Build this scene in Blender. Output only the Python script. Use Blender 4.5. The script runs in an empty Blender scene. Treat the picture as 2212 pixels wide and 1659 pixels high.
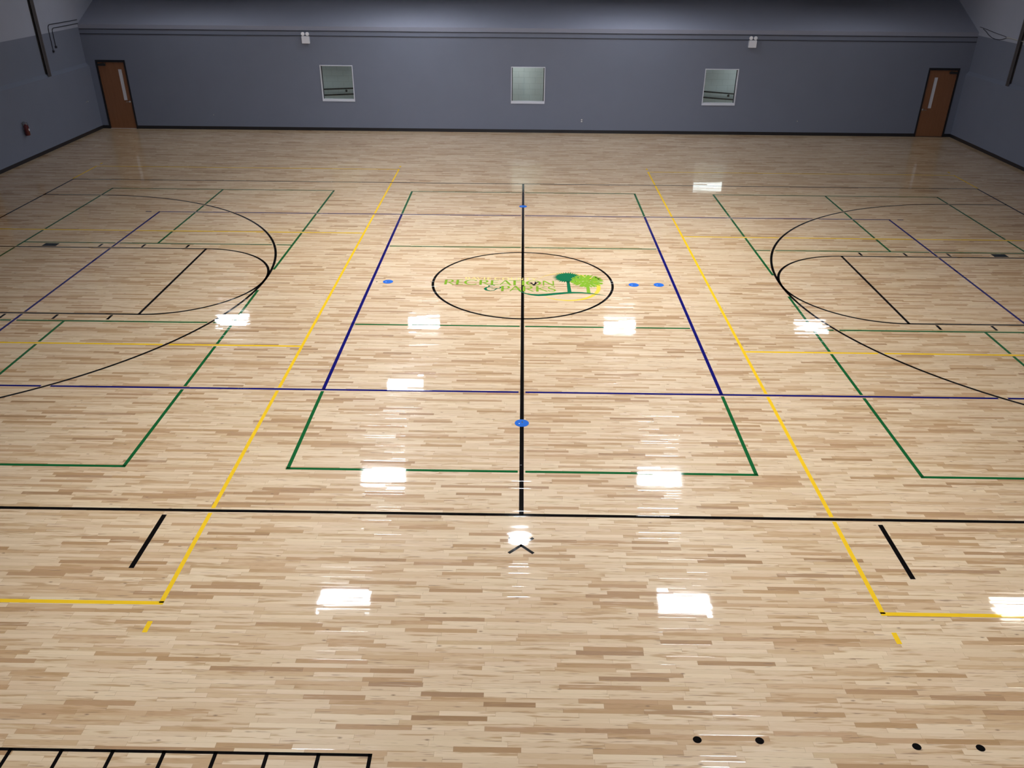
import bpy, bmesh, math, random
from mathutils import Vector, Matrix
random.seed(7)
F = 0.3048                      # every measure below is in feet
SC = bpy.context.scene
COL = SC.collection
PI = math.pi
W2 = 2/12                       # width of a painted court line

# ------------------------------------------------------------------ materials
def new_mat(name):
    m = bpy.data.materials.new(name); m.use_nodes = True
    nt = m.node_tree
    for n in list(nt.nodes): nt.nodes.remove(n)
    out = nt.nodes.new('ShaderNodeOutputMaterial')
    return m, nt, out

class N:
    """tiny helper to wire nodes"""
    def __init__(s, nt): s.nt = nt
    def node(s, t, **k):
        n = s.nt.nodes.new(t)
        for a, b in k.items(): setattr(n, a, b)
        return n
    def put(s, sock, v):
        if hasattr(v, 'is_linked') or hasattr(v, 'links'): s.nt.links.new(v, sock)
        else: sock.default_value = v
    def m(s, op, a, b=None, c=None, clamp=False):
        n = s.node('ShaderNodeMath', operation=op, use_clamp=clamp)
        s.put(n.inputs[0], a)
        if b is not None: s.put(n.inputs[1], b)
        if c is not None: s.put(n.inputs[2], c)
        return n.outputs[0]
    def mix(s, fac, a, b, blend='MIX'):
        n = s.node('ShaderNodeMix', data_type='RGBA', blend_type=blend)
        s.put(n.inputs[0], fac); s.put(n.inputs[6], a); s.put(n.inputs[7], b)
        return n.outputs[2]
    def comb(s, x, y, z):
        n = s.node('ShaderNodeCombineXYZ')
        for i, v in enumerate((x, y, z)): s.put(n.inputs[i], v)
        return n.outputs[0]
    def smooth(s, v, a, b, lo=0.0, hi=1.0):
        n = s.node('ShaderNodeMapRange', interpolation_type='SMOOTHSTEP')
        s.put(n.inputs[0], v)
        n.inputs[1].default_value = a; n.inputs[2].default_value = b
        n.inputs[3].default_value = lo; n.inputs[4].default_value = hi
        return n.outputs[0]
    def noise(s, vec, scale=1.0, detail=2.0, rough=0.5, dim='3D'):
        n = s.node('ShaderNodeTexNoise', noise_dimensions=dim)
        s.put(n.inputs['Vector'], vec)
        n.inputs['Scale'].default_value = scale; n.inputs['Detail'].default_value = detail
        n.inputs['Roughness'].default_value = rough
        return n

def c4(c): return (c[0], c[1], c[2], 1.0)

STRIP = 0.172*F                 # width of one maple strip
PLANK = 2.1*F                   # mean length of a strip
COAT_ROUGH = 0.035

def strip_coords(n):
    g = n.node('ShaderNodeNewGeometry')
    sep = n.node('ShaderNodeSeparateXYZ'); n.nt.links.new(g.outputs['Position'], sep.inputs[0])
    x, y = sep.outputs[0], sep.outputs[1]
    v = n.m('DIVIDE', y, STRIP)
    row = n.m('FLOOR', v); fy = n.m('FRACT', v)
    wn = n.node('ShaderNodeTexWhiteNoise', noise_dimensions='1D'); n.nt.links.new(row, wn.inputs['W'])
    rr = wn.outputs['Value']
    u = n.m('ADD', n.m('DIVIDE', x, PLANK), n.m('MULTIPLY', rr, 977.0))
    vo = n.node('ShaderNodeTexVoronoi', voronoi_dimensions='1D', feature='F1')
    n.nt.links.new(u, vo.inputs['W']); vo.inputs['Scale'].default_value = 1.0; vo.inputs['Randomness'].default_value = 0.92
    ve = n.node('ShaderNodeTexVoronoi', voronoi_dimensions='1D', feature='DISTANCE_TO_EDGE')
    n.nt.links.new(u, ve.inputs['W']); ve.inputs['Scale'].default_value = 1.0; ve.inputs['Randomness'].default_value = 0.92
    sc = n.node('ShaderNodeSeparateColor'); n.nt.links.new(vo.outputs['Color'], sc.inputs[0])
    return dict(x=x, y=y, row=row, fy=fy, rr=rr, cell=sc.outputs, edge=ve.outputs['Distance'], pos=g.outputs['Position'])

def finish_normal(n, s):
    """the polyurethane film: each strip lies a hair out of level, its edges roll over"""
    cup = n.m('MULTIPLY', n.m('SUBTRACT', s['cell'][2], 0.5), 0.012)
    nv = n.comb(n.m('MULTIPLY', s['x'], 2.2), n.m('MULTIPLY', s['y'], 9.0), 0.0)
    no = n.noise(nv, 1.0, 2.0, 0.5)
    so = n.node('ShaderNodeSeparateColor'); n.nt.links.new(no.outputs['Color'], so.inputs[0])
    wav = n.m('MULTIPLY', n.m('SUBTRACT', so.outputs[0], 0.5), 0.006)
    wax = n.m('MULTIPLY', n.m('SUBTRACT', so.outputs[1], 0.5), 0.002)
    lo = n.smooth(s['fy'], 0.0, 0.12, 1.0, 0.0); hi = n.smooth(s['fy'], 0.88, 1.0, 0.0, 1.0)
    roll = n.m('MULTIPLY', n.m('SUBTRACT', hi, lo), n.m('MULTIPLY', n.m('GREATER_THAN', s['cell'][1], 0.72), n.m('ADD', 0.015, n.m('MULTIPLY', s['rr'], 0.07))))
    ny = n.m('ADD', n.m('ADD', cup, wav), roll)
    v = n.comb(wax, ny, 1.0)
    vn = n.node('ShaderNodeVectorMath', operation='NORMALIZE'); n.nt.links.new(v, vn.inputs[0])
    return vn.outputs[0]

def glossy_floor_shader(n, nt, out, color, normal, haze=0.5):
    p = n.node('ShaderNodeBsdfPrincipled')
    n.put(p.inputs['Base Color'], color)
    p.inputs['Roughness'].default_value = 0.42
    p.inputs['Specular IOR Level'].default_value = haze
    p.inputs['Coat Weight'].default_value = 1.0
    p.inputs['Coat Roughness'].default_value = COAT_ROUGH
    p.inputs['Coat IOR'].default_value = 1.45
    nt.links.new(normal, p.inputs['Normal']); nt.links.new(normal, p.inputs['Coat Normal'])
    nt.links.new(p.outputs[0], out.inputs[0])

def floor_mat():
    m, nt, out = new_mat('maple_strip_floor'); n = N(nt)
    s = strip_coords(n)
    r = s['cell'][0]; r2 = s['cell'][1]; r3 = s['cell'][2]
    ramp = n.node('ShaderNodeValToRGB'); cr = ramp.color_ramp
    cols = [(0.0, (.72, .555, .355)), (0.30, (.65, .48, .295)), (0.62, (.60, .425, .245)), (0.80, (.52, .335, .165)),
            (0.91, (.42, .235, .090)), (0.97, (.34, .175, .058)), (1.0, (.28, .14, .045))]
    while len(cr.elements) < len(cols): cr.elements.new(0.5)
    for e, (p, c) in zip(cr.elements, cols): e.position = p; e.color = c4(c)
    nt.links.new(r, ramp.inputs[0])
    base = ramp.outputs[0]
    # pinkish or greenish cast strip by strip
    base = n.mix(n.m('MULTIPLY', r2, 0.16), base, (0.66, 0.42, 0.30, 1))
    # heartwood drifting through a strip
    hv = n.comb(n.m('MULTIPLY', s['x'], 1.7), n.m('MULTIPLY', s['y'], 22.0), n.m('MULTIPLY', r3, 60.0))
    h = n.noise(hv, 1.0, 3.0, 0.55).outputs[0]
    base = n.mix(n.smooth(h, 0.56, 0.65, 0.0, 0.8), base, (0.40, 0.225, 0.085, 1))
    base = n.mix(n.smooth(h, 0.30, 0.42, 0.45, 0.0), base, (0.74, 0.58, 0.40, 1))
    # dark mineral streaks and knots
    kv = n.comb(n.m('MULTIPLY', s['x'], 3.2), n.m('MULTIPLY', s['y'], 70.0), n.m('MULTIPLY', r2, 90.0))
    k = n.noise(kv, 1.0, 2.0, 0.6).outputs[0]
    base = n.mix(n.smooth(k, 0.63, 0.72, 0.0, 0.85), base, (0.20, 0.105, 0.05, 1))
    # round pin knots
    kn = n.node('ShaderNodeTexVoronoi', voronoi_dimensions='2D', feature='F1')
    nt.links.new(n.comb(n.m('MULTIPLY', s['x'], 2.6), n.m('MULTIPLY', s['y'], 6.5), 0.0), kn.inputs['Vector']); kn.inputs['Scale'].default_value = 1.0
    ks = n.node('ShaderNodeSeparateColor'); nt.links.new(kn.outputs['Color'], ks.inputs[0])
    kd = n.m('MULTIPLY', n.smooth(kn.outputs['Distance'], 0.01, 0.085, 1.0, 0.0), n.m('GREATER_THAN', ks.outputs[0], 0.90))
    base = n.mix(n.m('MULTIPLY', kd, 0.8), base, (0.16, 0.075, 0.03, 1))
    # fine grain
    gv = n.comb(n.m('MULTIPLY', s['x'], 9.0), n.m('MULTIPLY', s['y'], 380.0), n.m('MULTIPLY', r, 40.0))
    gr = n.noise(gv, 1.0, 2.0, 0.6).outputs[0]
    base = n.mix(0.13, base, n.mix(gr, (0.2, 0.12, 0.06, 1), (1, 0.9, 0.75, 1)))
    # joints
    e1 = n.smooth(s['fy'], 0.0, 0.05, 1.0, 0.0); e2 = n.smooth(s['fy'], 0.95, 1.0, 0.0, 1.0)
    e3 = n.smooth(s['edge'], 0.0, 0.004, 1.0, 0.0)
    je = n.m('MAXIMUM', n.m('MULTIPLY', n.m('MAXIMUM', e1, e2), n.m('MULTIPLY', s['rr'], 0.55)), n.m('MULTIPLY', e3, 0.5))
    base = n.mix(je, base, (0.22, 0.12, 0.06, 1))
    glossy_floor_shader(n, nt, out, base, finish_normal(n, s), 0.15)
    return m

def paint_on_floor(name, color):
    m, nt, out = new_mat(name); n = N(nt)
    s = strip_coords(n)
    glossy_floor_shader(n, nt, out, c4(color), finish_normal(n, s), 0.0)
    return m

def plain(name, color, rough=0.5, metal=0.0, spec=0.5, noise=0.0, nscale=30.0, coat=0.0):
    m, nt, out = new_mat(name); n = N(nt)
    p = n.node('ShaderNodeBsdfPrincipled')
    col = c4(color)
    if noise:
        g = n.node('ShaderNodeNewGeometry')
        f = n.noise(g.outputs['Position'], nscale, 4.0, 0.6).outputs[0]
        d = tuple(c*(1-noise) for c in color); l = tuple(min(1, c*(1+noise)) for c in color)
        col = n.mix(f, c4(d), c4(l))
    n.put(p.inputs['Base Color'], col)
    p.inputs['Roughness'].default_value = rough; p.inputs['Metallic'].default_value = metal
    p.inputs['Specular IOR Level'].default_value = spec
    p.inputs['Coat Weight'].default_value = coat
    nt.links.new(p.outputs[0], out.inputs[0])
    return m

def glow(name, color, strength):
    m, nt, out = new_mat(name); n = N(nt)
    e = n.node('ShaderNodeEmission'); e.inputs[0].default_value = c4(color); e.inputs[1].default_value = strength
    nt.links.new(e.outputs[0], out.inputs[0])
    return m

def two_tone(name, low, high, zft, rough=0.55):
    """wall painted grey up to a line, white above it"""
    m, nt, out = new_mat(name); n = N(nt)
    g = n.node('ShaderNodeNewGeometry')
    sep = n.node('ShaderNodeSeparateXYZ'); nt.links.new(g.outputs['Position'], sep.inputs[0])
    f = n.m('GREATER_THAN', sep.outputs[2], zft*F)
    no = n.noise(g.outputs['Position'], 1.3, 4.0, 0.6).outputs[0]
    lo = n.mix(no, c4(tuple(c*0.94 for c in low)), c4(tuple(c*1.06 for c in low)))
    hi = n.mix(no, c4(tuple(c*0.95 for c in high)), c4(tuple(min(1, c*1.05) for c in high)))
    p = n.node('ShaderNodeBsdfPrincipled')
    n.put(p.inputs['Base Color'], n.mix(f, lo, hi))
    p.inputs['Roughness'].default_value = rough; p.inputs['Specular IOR Level'].default_value = 0.3
    bp = n.node('ShaderNodeBump'); bp.inputs['Strength'].default_value = 0.12; bp.inputs['Distance'].default_value = 0.004
    nt.links.new(n.noise(g.outputs['Position'], 60.0, 2.0, 0.5).outputs[0], bp.inputs['Height'])
    nt.links.new(bp.outputs[0], p.inputs['Normal'])
    nt.links.new(p.outputs[0], out.inputs[0])
    return m

def block_mat():
    m, nt, out = new_mat('painted_block'); n = N(nt)
    g = n.node('ShaderNodeNewGeometry')
    sep = n.node('ShaderNodeSeparateXYZ'); nt.links.new(g.outputs['Position'], sep.inputs[0])
    v = n.comb(sep.outputs[0], sep.outputs[2], 0.0)
    b = n.node('ShaderNodeTexBrick'); nt.links.new(v, b.inputs['Vector'])
    b.inputs['Color1'].default_value = (.60, .65, .645, 1); b.inputs['Color2'].default_value = (.57, .62, .615, 1)
    b.inputs['Mortar'].default_value = (.42, .46, .455, 1)
    b.inputs['Scale'].default_value = 1.0; b.inputs['Mortar Size'].default_value = 0.004
    b.inputs['Brick Width'].default_value = 16/12*F; b.inputs['Row Height'].default_value = 8/12*F
    p = n.node('ShaderNodeBsdfPrincipled'); nt.links.new(b.outputs['Color'], p.inputs['Base Color'])
    p.inputs['Roughness'].default_value = 0.5
    nt.links.new(p.outputs[0], out.inputs[0])
    return m

def wood_door_mat():
    m, nt, out = new_mat('door_veneer'); n = N(nt)
    g = n.node('ShaderNodeNewGeometry')
    mp = n.node('ShaderNodeMapping'); nt.links.new(g.outputs['Position'], mp.inputs[0])
    mp.inputs['Scale'].default_value = (14, 14, 1.2)
    f = n.noise(mp.outputs[0], 1.0, 5.0, 0.6).outputs[0]
    p = n.node('ShaderNodeBsdfPrincipled')
    n.put(p.inputs['Base Color'], n.mix(f, (.19, .078, .034, 1), (.26, .115, .055, 1)))
    p.inputs['Roughness'].default_value = 0.35
    nt.links.new(p.outputs[0], out.inputs[0])
    return m

def glass_mat(name='window_glass', tint=(.93, .97, .96)):
    m, nt, out = new_mat(name); n = N(nt)
    t = n.node('ShaderNodeBsdfTransparent'); t.inputs[0].default_value = c4(tint)
    gl = n.node('ShaderNodeBsdfGlossy'); gl.inputs['Roughness'].default_value = 0.02
    fr = n.node('ShaderNodeFresnel'); fr.inputs[0].default_value = 1.5
    mx = n.node('ShaderNodeMixShader')
    nt.links.new(fr.outputs[0], mx.inputs[0]); nt.links.new(t.outputs[0], mx.inputs[1]); nt.links.new(gl.outputs[0], mx.inputs[2])
    nt.links.new(mx.outputs[0], out.inputs[0])
    return m

GREY = (.166, .186, .250); WHITE = (.25, .262, .33)
M = {}
M['floor'] = floor_mat()
M['black'] = paint_on_floor('black_line_paint', (.004, .0035, .0035))
M['block_paint'] = paint_on_floor('charcoal_line_paint', (.012, .018, .018))
M['blue'] = paint_on_floor('navy_line_paint', (.008, .008, .12))
M['green'] = paint_on_floor('green_line_paint', (.010, .105, .028))
M['yellow'] = paint_on_floor('yellow_line_paint', (.80, .50, .020))
M['logo_dark'] = paint_on_floor('logo_dark_green', (.010, .13, .055))
M['logo_lime'] = paint_on_floor('logo_lime_green', (.20, .37, .028))
M['logo_yellow'] = paint_on_floor('logo_yellow', (.74, .53, .06))
M['logo_pale'] = paint_on_floor('logo_pale_yellow', (.86, .66, .22))
M['logo_black'] = paint_on_floor('logo_black', (.012, .012, .016))
M['disc'] = plain('blue_plastic_cover', (.007, .105, .46), 0.5, spec=0.08)
M['wall'] = two_tone('side_wall_paint', GREY, (.345, .37, .46), 11.02)
M['wall_back'] = two_tone('back_wall_paint', GREY, WHITE, 10.90)
M['white'] = plain('white_wall_paint', (.40, .41, .47), 0.6, noise=0.04, nscale=2.0)
M['deck'] = plain('soffit_paint', (.27, .285, .36), 0.6, noise=0.04, nscale=2.0)
M['ceiling'] = plain('ceiling_deck_paint', (.10, .105, .12), 0.7, noise=0.05, nscale=2.0)
M['base'] = plain('black_vinyl_base', (.012, .012, .016), 0.35)
M['frame_black'] = plain('black_door_frame', (.009, .009, .012), 0.4)
M['door'] = wood_door_mat()
M['frosted'] = plain('frosted_vision_glass', (.62, .62, .68), 0.25)
M['steel'] = plain('brushed_steel', (.55, .55, .57), 0.35, 1.0)
M['white_trim'] = plain('white_window_trim', (.62, .64, .72), 0.4)
M['gasket'] = plain('dark_window_gasket', (.02, .02, .025), 0.5)
M['glass'] = glass_mat()
M['block'] = block_mat()
M['rail'] = plain('black_handrail_paint', (.008, .008, .009), 0.4)
M['column'] = plain('dark_grey_steel', (.075, .068, .07), 0.5, noise=0.15, nscale=3.0)
M['conduit'] = plain('dark_grey_conduit', (.016, .017, .028), 0.5)
M['conduit_light'] = plain('pale_conduit', (.42, .42, .42), 0.45)
M['cable'] = plain('black_cable', (.015, .015, .02), 0.5)
M['lamp_white'] = plain('white_lamp_plastic', (.72, .73, .80), 0.35)
M['lamp_lens'] = plain('lamp_reflector', (.85, .86, .92), 0.12)
M['dark'] = plain('dark_plastic', (.02, .02, .022), 0.4)
M['red'] = plain('red_extinguisher_paint', (.085, .004, .006), 0.22, coat=0.5)
M['label'] = plain('white_label', (.80, .78, .80), 0.4)
M['outlet'] = plain('white_outlet_plastic', (.62, .62, .66), 0.4)
M['light_round'] = glow('round_high_bay_led', (0.95, 0.98, 1.05), 430.0)
M['light_corr'] = glow('corridor_led', (0.97, 1.0, 1.0), 7.0)
M['light_corr2'] = glow('corridor_wall_led', (0.92, 0.97, 1.0), 3.5)
M['housing'] = plain('white_fixture_housing', (.7, .7, .7), 0.4)
M['shield'] = plain('black_light_blocker', (.012, .012, .012), 0.8, spec=0.1)  # for plates added under the lamps to block light
M['threshold'] = plain('light_painted_threshold', (.75, .70, .68), 0.35, 0.6)  # pale tone painted in for light leaking under the door

# ------------------------------------------------------------------ mesh helpers (feet in, metres out)
def V(x, y, z): return Vector((x*F, y*F, z*F))

def box(bm, x0, x1, y0, y1, z0, z1):
    vs = [bm.verts.new(V(x, y, z)) for z in (z0, z1) for (x, y) in ((x0, y0), (x1, y0), (x1, y1), (x0, y1))]
    for q in ((3, 2, 1, 0), (4, 5, 6, 7), (0, 1, 5, 4), (1, 2, 6, 5), (2, 3, 7, 6), (3, 0, 4, 7)):
        bm.faces.new([vs[i] for i in q])

def prism(bm, prof, axis, a, b):
    """closed profile extruded along an axis: prof in the two other axes"""
    def mk(p, t):
        return V(t, p[0], p[1]) if axis == 'x' else V(p[0], t, p[1]) if axis == 'y' else V(p[0], p[1], t)
    A = [bm.verts.new(mk(p, a)) for p in prof]; B = [bm.verts.new(mk(p, b)) for p in prof]
    n = len(prof)
    bm.faces.new(A); bm.faces.new(B[::-1])
    for i in range(n): bm.faces.new((A[i], A[(i+1) % n], B[(i+1) % n], B[i]))

def tube(bm, pts, r, seg=10, cap=True):
    pts = [V(*p) for p in pts]; rings = []
    for i, p in enumerate(pts):
        d = (pts[min(i+1, len(pts)-1)] - pts[max(i-1, 0)]).normalized()
        up = Vector((0, 0, 1)) if abs(d.z) < 0.95 else Vector((1, 0, 0))
        a = d.cross(up).normalized(); b = d.cross(a).normalized()
        rr = (r[i] if isinstance(r, (list, tuple)) else r)*F
        rings.append([bm.verts.new(p + (a*math.cos(t)+b*math.sin(t))*rr) for t in [2*PI*k/seg for k in range(seg)]])
    for A, B in zip(rings, rings[1:]):
        for k in range(seg): bm.faces.new((A[k], A[(k+1) % seg], B[(k+1) % seg], B[k]))
    if cap: bm.faces.new(rings[0]); bm.faces.new(rings[-1][::-1])

def lathe(bm, cx, cy, prof, seg=24, axis='z', cz=0.0, caps=(True, True)):
    """prof: (radius, height) pairs; about z through cx, cy, or about y with height along -y"""
    rings = []
    for r, h in prof:
        ring = []
        for k in range(seg):
            t = 2*PI*k/seg
            if axis == 'z': ring.append(bm.verts.new(V(cx+r*math.cos(t), cy+r*math.sin(t), cz+h)))
            else: ring.append(bm.verts.new(V(cx+r*math.cos(t), cy-h, cz+r*math.sin(t))))
        rings.append(ring)
    for A, B in zip(rings, rings[1:]):
        for k in range(seg): bm.faces.new((A[k], A[(k+1) % seg], B[(k+1) % seg], B[k]))
    if caps[0]: bm.faces.new(rings[0])
    if caps[1]: bm.faces.new(rings[-1])

def fan(bm, pts, z):
    bm.faces.new([bm.verts.new(V(p[0], p[1], z)) for p in pts])

def strip(bm, x0, y0, x1, y1, w, z):
    d = math.hypot(x1-x0, y1-y0); nx, ny = -(y1-y0)/d*w/2, (x1-x0)/d*w/2
    fan(bm, [(x0+nx, y0+ny), (x0-nx, y0-ny), (x1-nx, y1-ny), (x1+nx, y1+ny)], z)

def ribbon(bm, pts, ws, z):
    """flat ribbon of changing width through pts"""
    L = []; R = []
    for i, p in enumerate(pts):
        a = pts[max(i-1, 0)]; b = pts[min(i+1, len(pts)-1)]
        d = math.hypot(b[0]-a[0], b[1]-a[1]) or 1
        nx, ny = -(b[1]-a[1])/d, (b[0]-a[0])/d
        w = (ws[i] if isinstance(ws, (list, tuple)) else ws)/2
        L.append(bm.verts.new(V(p[0]+nx*w, p[1]+ny*w, z))); R.append(bm.verts.new(V(p[0]-nx*w, p[1]-ny*w, z)))
    for i in range(len(pts)-1): bm.faces.new((L[i], R[i], R[i+1], L[i+1]))

def bm_new(): return bmesh.new()

def make(name, bm, mat, parent=None, smooth=False, origin=None, flat_up=False, bevel=0):
    me = bpy.data.meshes.new(name)
    if flat_up:
        bm.normal_update()
        for f in bm.faces:
            if f.normal.z < 0: f.normal_flip()
    else:
        bmesh.ops.recalc_face_normals(bm, faces=bm.faces)
    if origin is not None:
        bmesh.ops.translate(bm, vec=-V(*origin), verts=bm.verts)
    bm.to_mesh(me); bm.free()
    me.materials.append(M[mat] if isinstance(mat, str) else mat)
    if smooth:
        for p in me.polygons: p.use_smooth = True
        me.set_sharp_from_angle(angle=math.radians(35))
    o = bpy.data.objects.new(name, me); COL.objects.link(o)
    if origin is not None: o.location = V(*origin)
    if parent is not None:
        o.parent = parent
        if origin is None: o.matrix_parent_inverse = Matrix.Translation(-parent_world(parent))
        else: o.location = V(*origin) - parent_world(parent)
    if bevel:
        b = o.modifiers.new('bevel', 'BEVEL'); b.width = bevel*F; b.segments = 2; b.limit_method = 'ANGLE'
    return o

def parent_world(o):
    v = Vector(o.location)
    if o.parent is not None:
        v = v + o.matrix_parent_inverse.translation + parent_world(o.parent)
    return v

def tag(o, label=None, cat=None, group=None, kind=None):
    if label: o['label'] = label
    if cat: o['category'] = cat
    if group: o['group'] = group
    if kind: o['kind'] = kind
    return o

def empty(name, loc, label, cat, group=None, kind=None):
    o = bpy.data.objects.new(name, None); COL.objects.link(o); o.location = V(*loc); o.empty_display_size = 0.1
    return tag(o, label, cat, group, kind)

def struct(name, bm, mat, label=None, cat=None, **k):
    o = make(name, bm, mat, **k); o['kind'] = 'structure'
    return tag(o, label, cat)

# ------------------------------------------------------------------ the room
XL, XLU, XR, XRU = -49.8, -50.1, 50.08, 50.36     # lower and upper faces of the side walls
YB, YREAR, YF, YEND = 48.2, 78.0, -48.3, -60.0
ZC = 25.0
DECK = 11.33

b = bm_new(); 
vs = [b.verts.new(V(x, y, 0)) for x, y in ((-52, YEND), (52, YEND), (52, 56), (-52, 56))]; b.faces.new(vs)
FLOOR = struct('floor', b, 'floor', 'glossy maple strip gym floor under the painted court lines', 'floor')

for side, xl, xu, xo in (('left', XL, XLU, -51.0), ('right', XR, XRU, 51.3)):
    b = bm_new()
    prism(b, [(xl, 0), (xl, 6.95), (xu, 7.3), (xu, ZC), (xo, ZC), (xo, 0)], 'y', YEND, YREAR)
    struct('wall_'+side, b, 'wall',
           'grey block side wall with ledge and white upper part, beside the door with the %s' % ('fire extinguisher' if side == 'left' else 'pale conduit'), 'wall')
    b = bm_new()
    s = 1 if side == 'left' else -1
    x0, x1 = sorted((xl, xl+s*0.03))
    if side == 'left':
        box(b, x0, x1, YF+.01, 22.0, 0, 0.34); box(b, x0, x1, 25.6, YB-.03, 0, 0.34)
    else:
        box(b, x0, x1, YF+.01, YB-.03, 0, 0.34)
    struct('baseboard_'+side, b, 'base', 'black vinyl baseboard along the %s' % ('wall with the fire extinguisher' if side == 'left' else 'side wall without an extinguisher'), 'baseboard')

# far wall, with openings for two doors and three windows
WIN = [(-23.38, -19.62, 3.32, 7.28), (-1.52, 2.38, 3.28, 7.30), (20.56, 24.38, 3.30, 7.28)]
DOOR = [(-49.0, -45.62, 7.6), (45.80, 49.28, 7.6)]
b = bm_new()
edges = sorted([(a, c, 0.0, h) for a, c, h in DOOR] + [(a, c, z0, z1) for a, c, z0, z1 in WIN])
x = XL-.4
for a, c, z0, z1 in edges:
    box(b, x, a, YB, YB+.65, 0, DECK)
    if z0 > 0: box(b, a, c, YB, YB+.65, 0, z0)
    box(b, a, c, YB, YB+.65, z1, DECK)
    x = c
box(b, x, XR+.4, YB, YB+.65, 0, DECK)
bmesh.ops.remove_doubles(b, verts=b.verts, dist=1e-5)
struct('wall_back', b, 'wall_back', 'long grey far wall with three square windows and a door at each end', 'wall')
b = bm_new()
box(b, -45.62, 45.80, YB-.03, YB, 0, 0.36); box(b, XL+.03, -49.0, YB-.03, YB, 0, 0.36); box(b, 49.28, XR-.03, YB-.03, YB, 0, 0.36)
struct('baseboard_back', b, 'base', 'black vinyl baseboard along the far wall', 'baseboard')
SL = 0.45                       # the pale soffit above the far wall rises away from the court
b = bm_new(); ys = YB+(ZC-DECK)/SL
prism(b, [(YB, DECK-.002), (YB+.65, DECK-.002), (ys+1.3, ZC-.002), (ys, ZC-.002)], 'x', -51, 51.3)
struct('ceiling_slope', b, 'deck', 'pale sloping soffit rising behind the top of the far wall', 'ceiling')
b = bm_new(); box(b, -51, 51.3, YEND, 81, ZC, ZC+.5)
struct('ceiling', b, 'ceiling', 'grey ceiling above the gym', 'ceiling')
# viewing balcony behind the camera
b = bm_new(); box(b, -51, 51.3, YF-.6, YF, 0, 13.6)
struct('wall_front', b, 'wall', 'grey wall below the viewing balcony', 'wall')
b = bm_new(); box(b, -51, 51.3, YEND, YF, 13.6, 14.2)
struct('balcony_slab', b, 'white', 'pale balcony slab the view is taken from', 'slab')
b = bm_new(); box(b, -51, 51.3, YEND-.6, YEND, 0, ZC)
struct('wall_balcony', b, 'white', 'pale wall at the back of the balcony', 'wall')

# corridor behind the windows
b = bm_new()
box(b, -36, 36, 54.0, 54.5, 0, 9.0)
struct('wall_corridor', b, 'block', 'pale painted block wall of the corridor seen through the windows', 'wall')
b = bm_new(); box(b, -36.5, -36, YB+.65, 54.5, 0, 9.0); box(b, 36, 36.5, YB+.65, 54.5, 0, 9.0); 
struct('wall_corridor_end', b, 'block', 'pale end walls of the corridor behind the windows', 'wall')
b = bm_new(); box(b, -36.5, 36.5, YB+.65, 54.5, 9.0, 9.2)
struct('ceiling_corridor', b, 'white', 'white ceiling of the corridor behind the windows', 'ceiling')

# ------------------------------------------------------------------ windows
WLAB = ['square white-trimmed window with black handrail behind it, on the far wall near the extinguisher side',
        'square white-trimmed middle window of the far wall, no handrail behind it',
        'square white-trimmed window with brightly reflected pane, on the far wall beside the outlet-free end']
WLAB = ['square far wall window with a handrail rising towards the middle of the gym, near the left-hand door',
        'middle square far wall window showing plain pale block and no handrail',
        'square far wall window with a handrail sloping down towards the right-hand door']
for i, (a, c, z0, z1) in enumerate(WIN):
    b = bm_new()
    t = 0.09
    for (xa, xb, za, zb) in ((a, a+t, z0, z1), (c-t, c, z0, z1), (a+t, c-t, z1-t, z1), (a+t, c-t, z0, z0+t)):
        box(b, xa, xb, YB-.05, YB+.30, za, zb)
    fr = struct('window_%d' % (i+1), b, 'white_trim', WLAB[i], 'window')
    b = bm_new()
    box(b, a+t, c-t, YB-.02, YB+.42, z0+t, z0+t+.16)
    o = make('window_sill', b, 'white_trim', parent=fr)
    b = bm_new(); g = 0.06
    zz = z0+t+.16
    for (xa, xb, za, zb) in ((a+t, a+t+g*1.4, zz, z1-t), (c-t-g*1.4, c-t, zz, z1-t), (a+t+g, c-t-g, z1-t-g*.5, z1-t)):
        box(b, xa, xb, YB+.30, YB+.38, za, zb)
    tag(make('window_gasket', b, 'gasket', parent=fr), 'thin dark gasket around the pane')
    b = bm_new()
    box(b, a+t, c-t, YB+.33, YB+.35, zz, z1-t)
    make('window_pane', b, 'glass', parent=fr)

# handrails in the corridor, on the block wall
def handrail(name, x0, x1, xa, za, xb, zb, gap, xbr, label):
    sl = (zb-za)/(xb-xa); zf = lambda x: za+sl*(x-xa)
    r = empty(name, ((x0+x1)/2, 53.78, zf((x0+x1)/2)-gap), label, 'handrail', 'handrails in the corridor')
    for k in (0, 1):
        b = bm_new(); tube(b, [(x0, 53.74, zf(x0)-gap*k), (x1, 53.74, zf(x1)-gap*k)], 0.080, 12)
        make('rail', b, 'rail', parent=r, smooth=True)
    for xq in xbr:
        b = bm_new()
        tube(b, [(xq, 53.74, zf(xq)-.04), (xq, 53.78, zf(xq)-.2), (xq, 53.92, zf(xq)-.30)], [0.035, 0.035, 0.04], 8)
        lathe(b, xq, 54.0, [(0.02, 0.0), (0.14, 0.0), (0.14, 0.05), (0.06, 0.14)], 14, 'y', zf(xq)-.30)
        make('bracket', b, 'rail', parent=r, smooth=True)
handrail('handrail', -31.5, -17.5, -24.62, 3.79, -20.81, 3.94, 0.68, (-21.72, -28.5), 'black double handrail on the corridor wall, rising to the right, behind the left window')
handrail('handrail', 17.5, 31.5, 21.8, 3.97, 25.59, 3.73, 0.67, (24.9, 30.6), 'black double handrail on the corridor wall, falling to the right, behind the right window')

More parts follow.
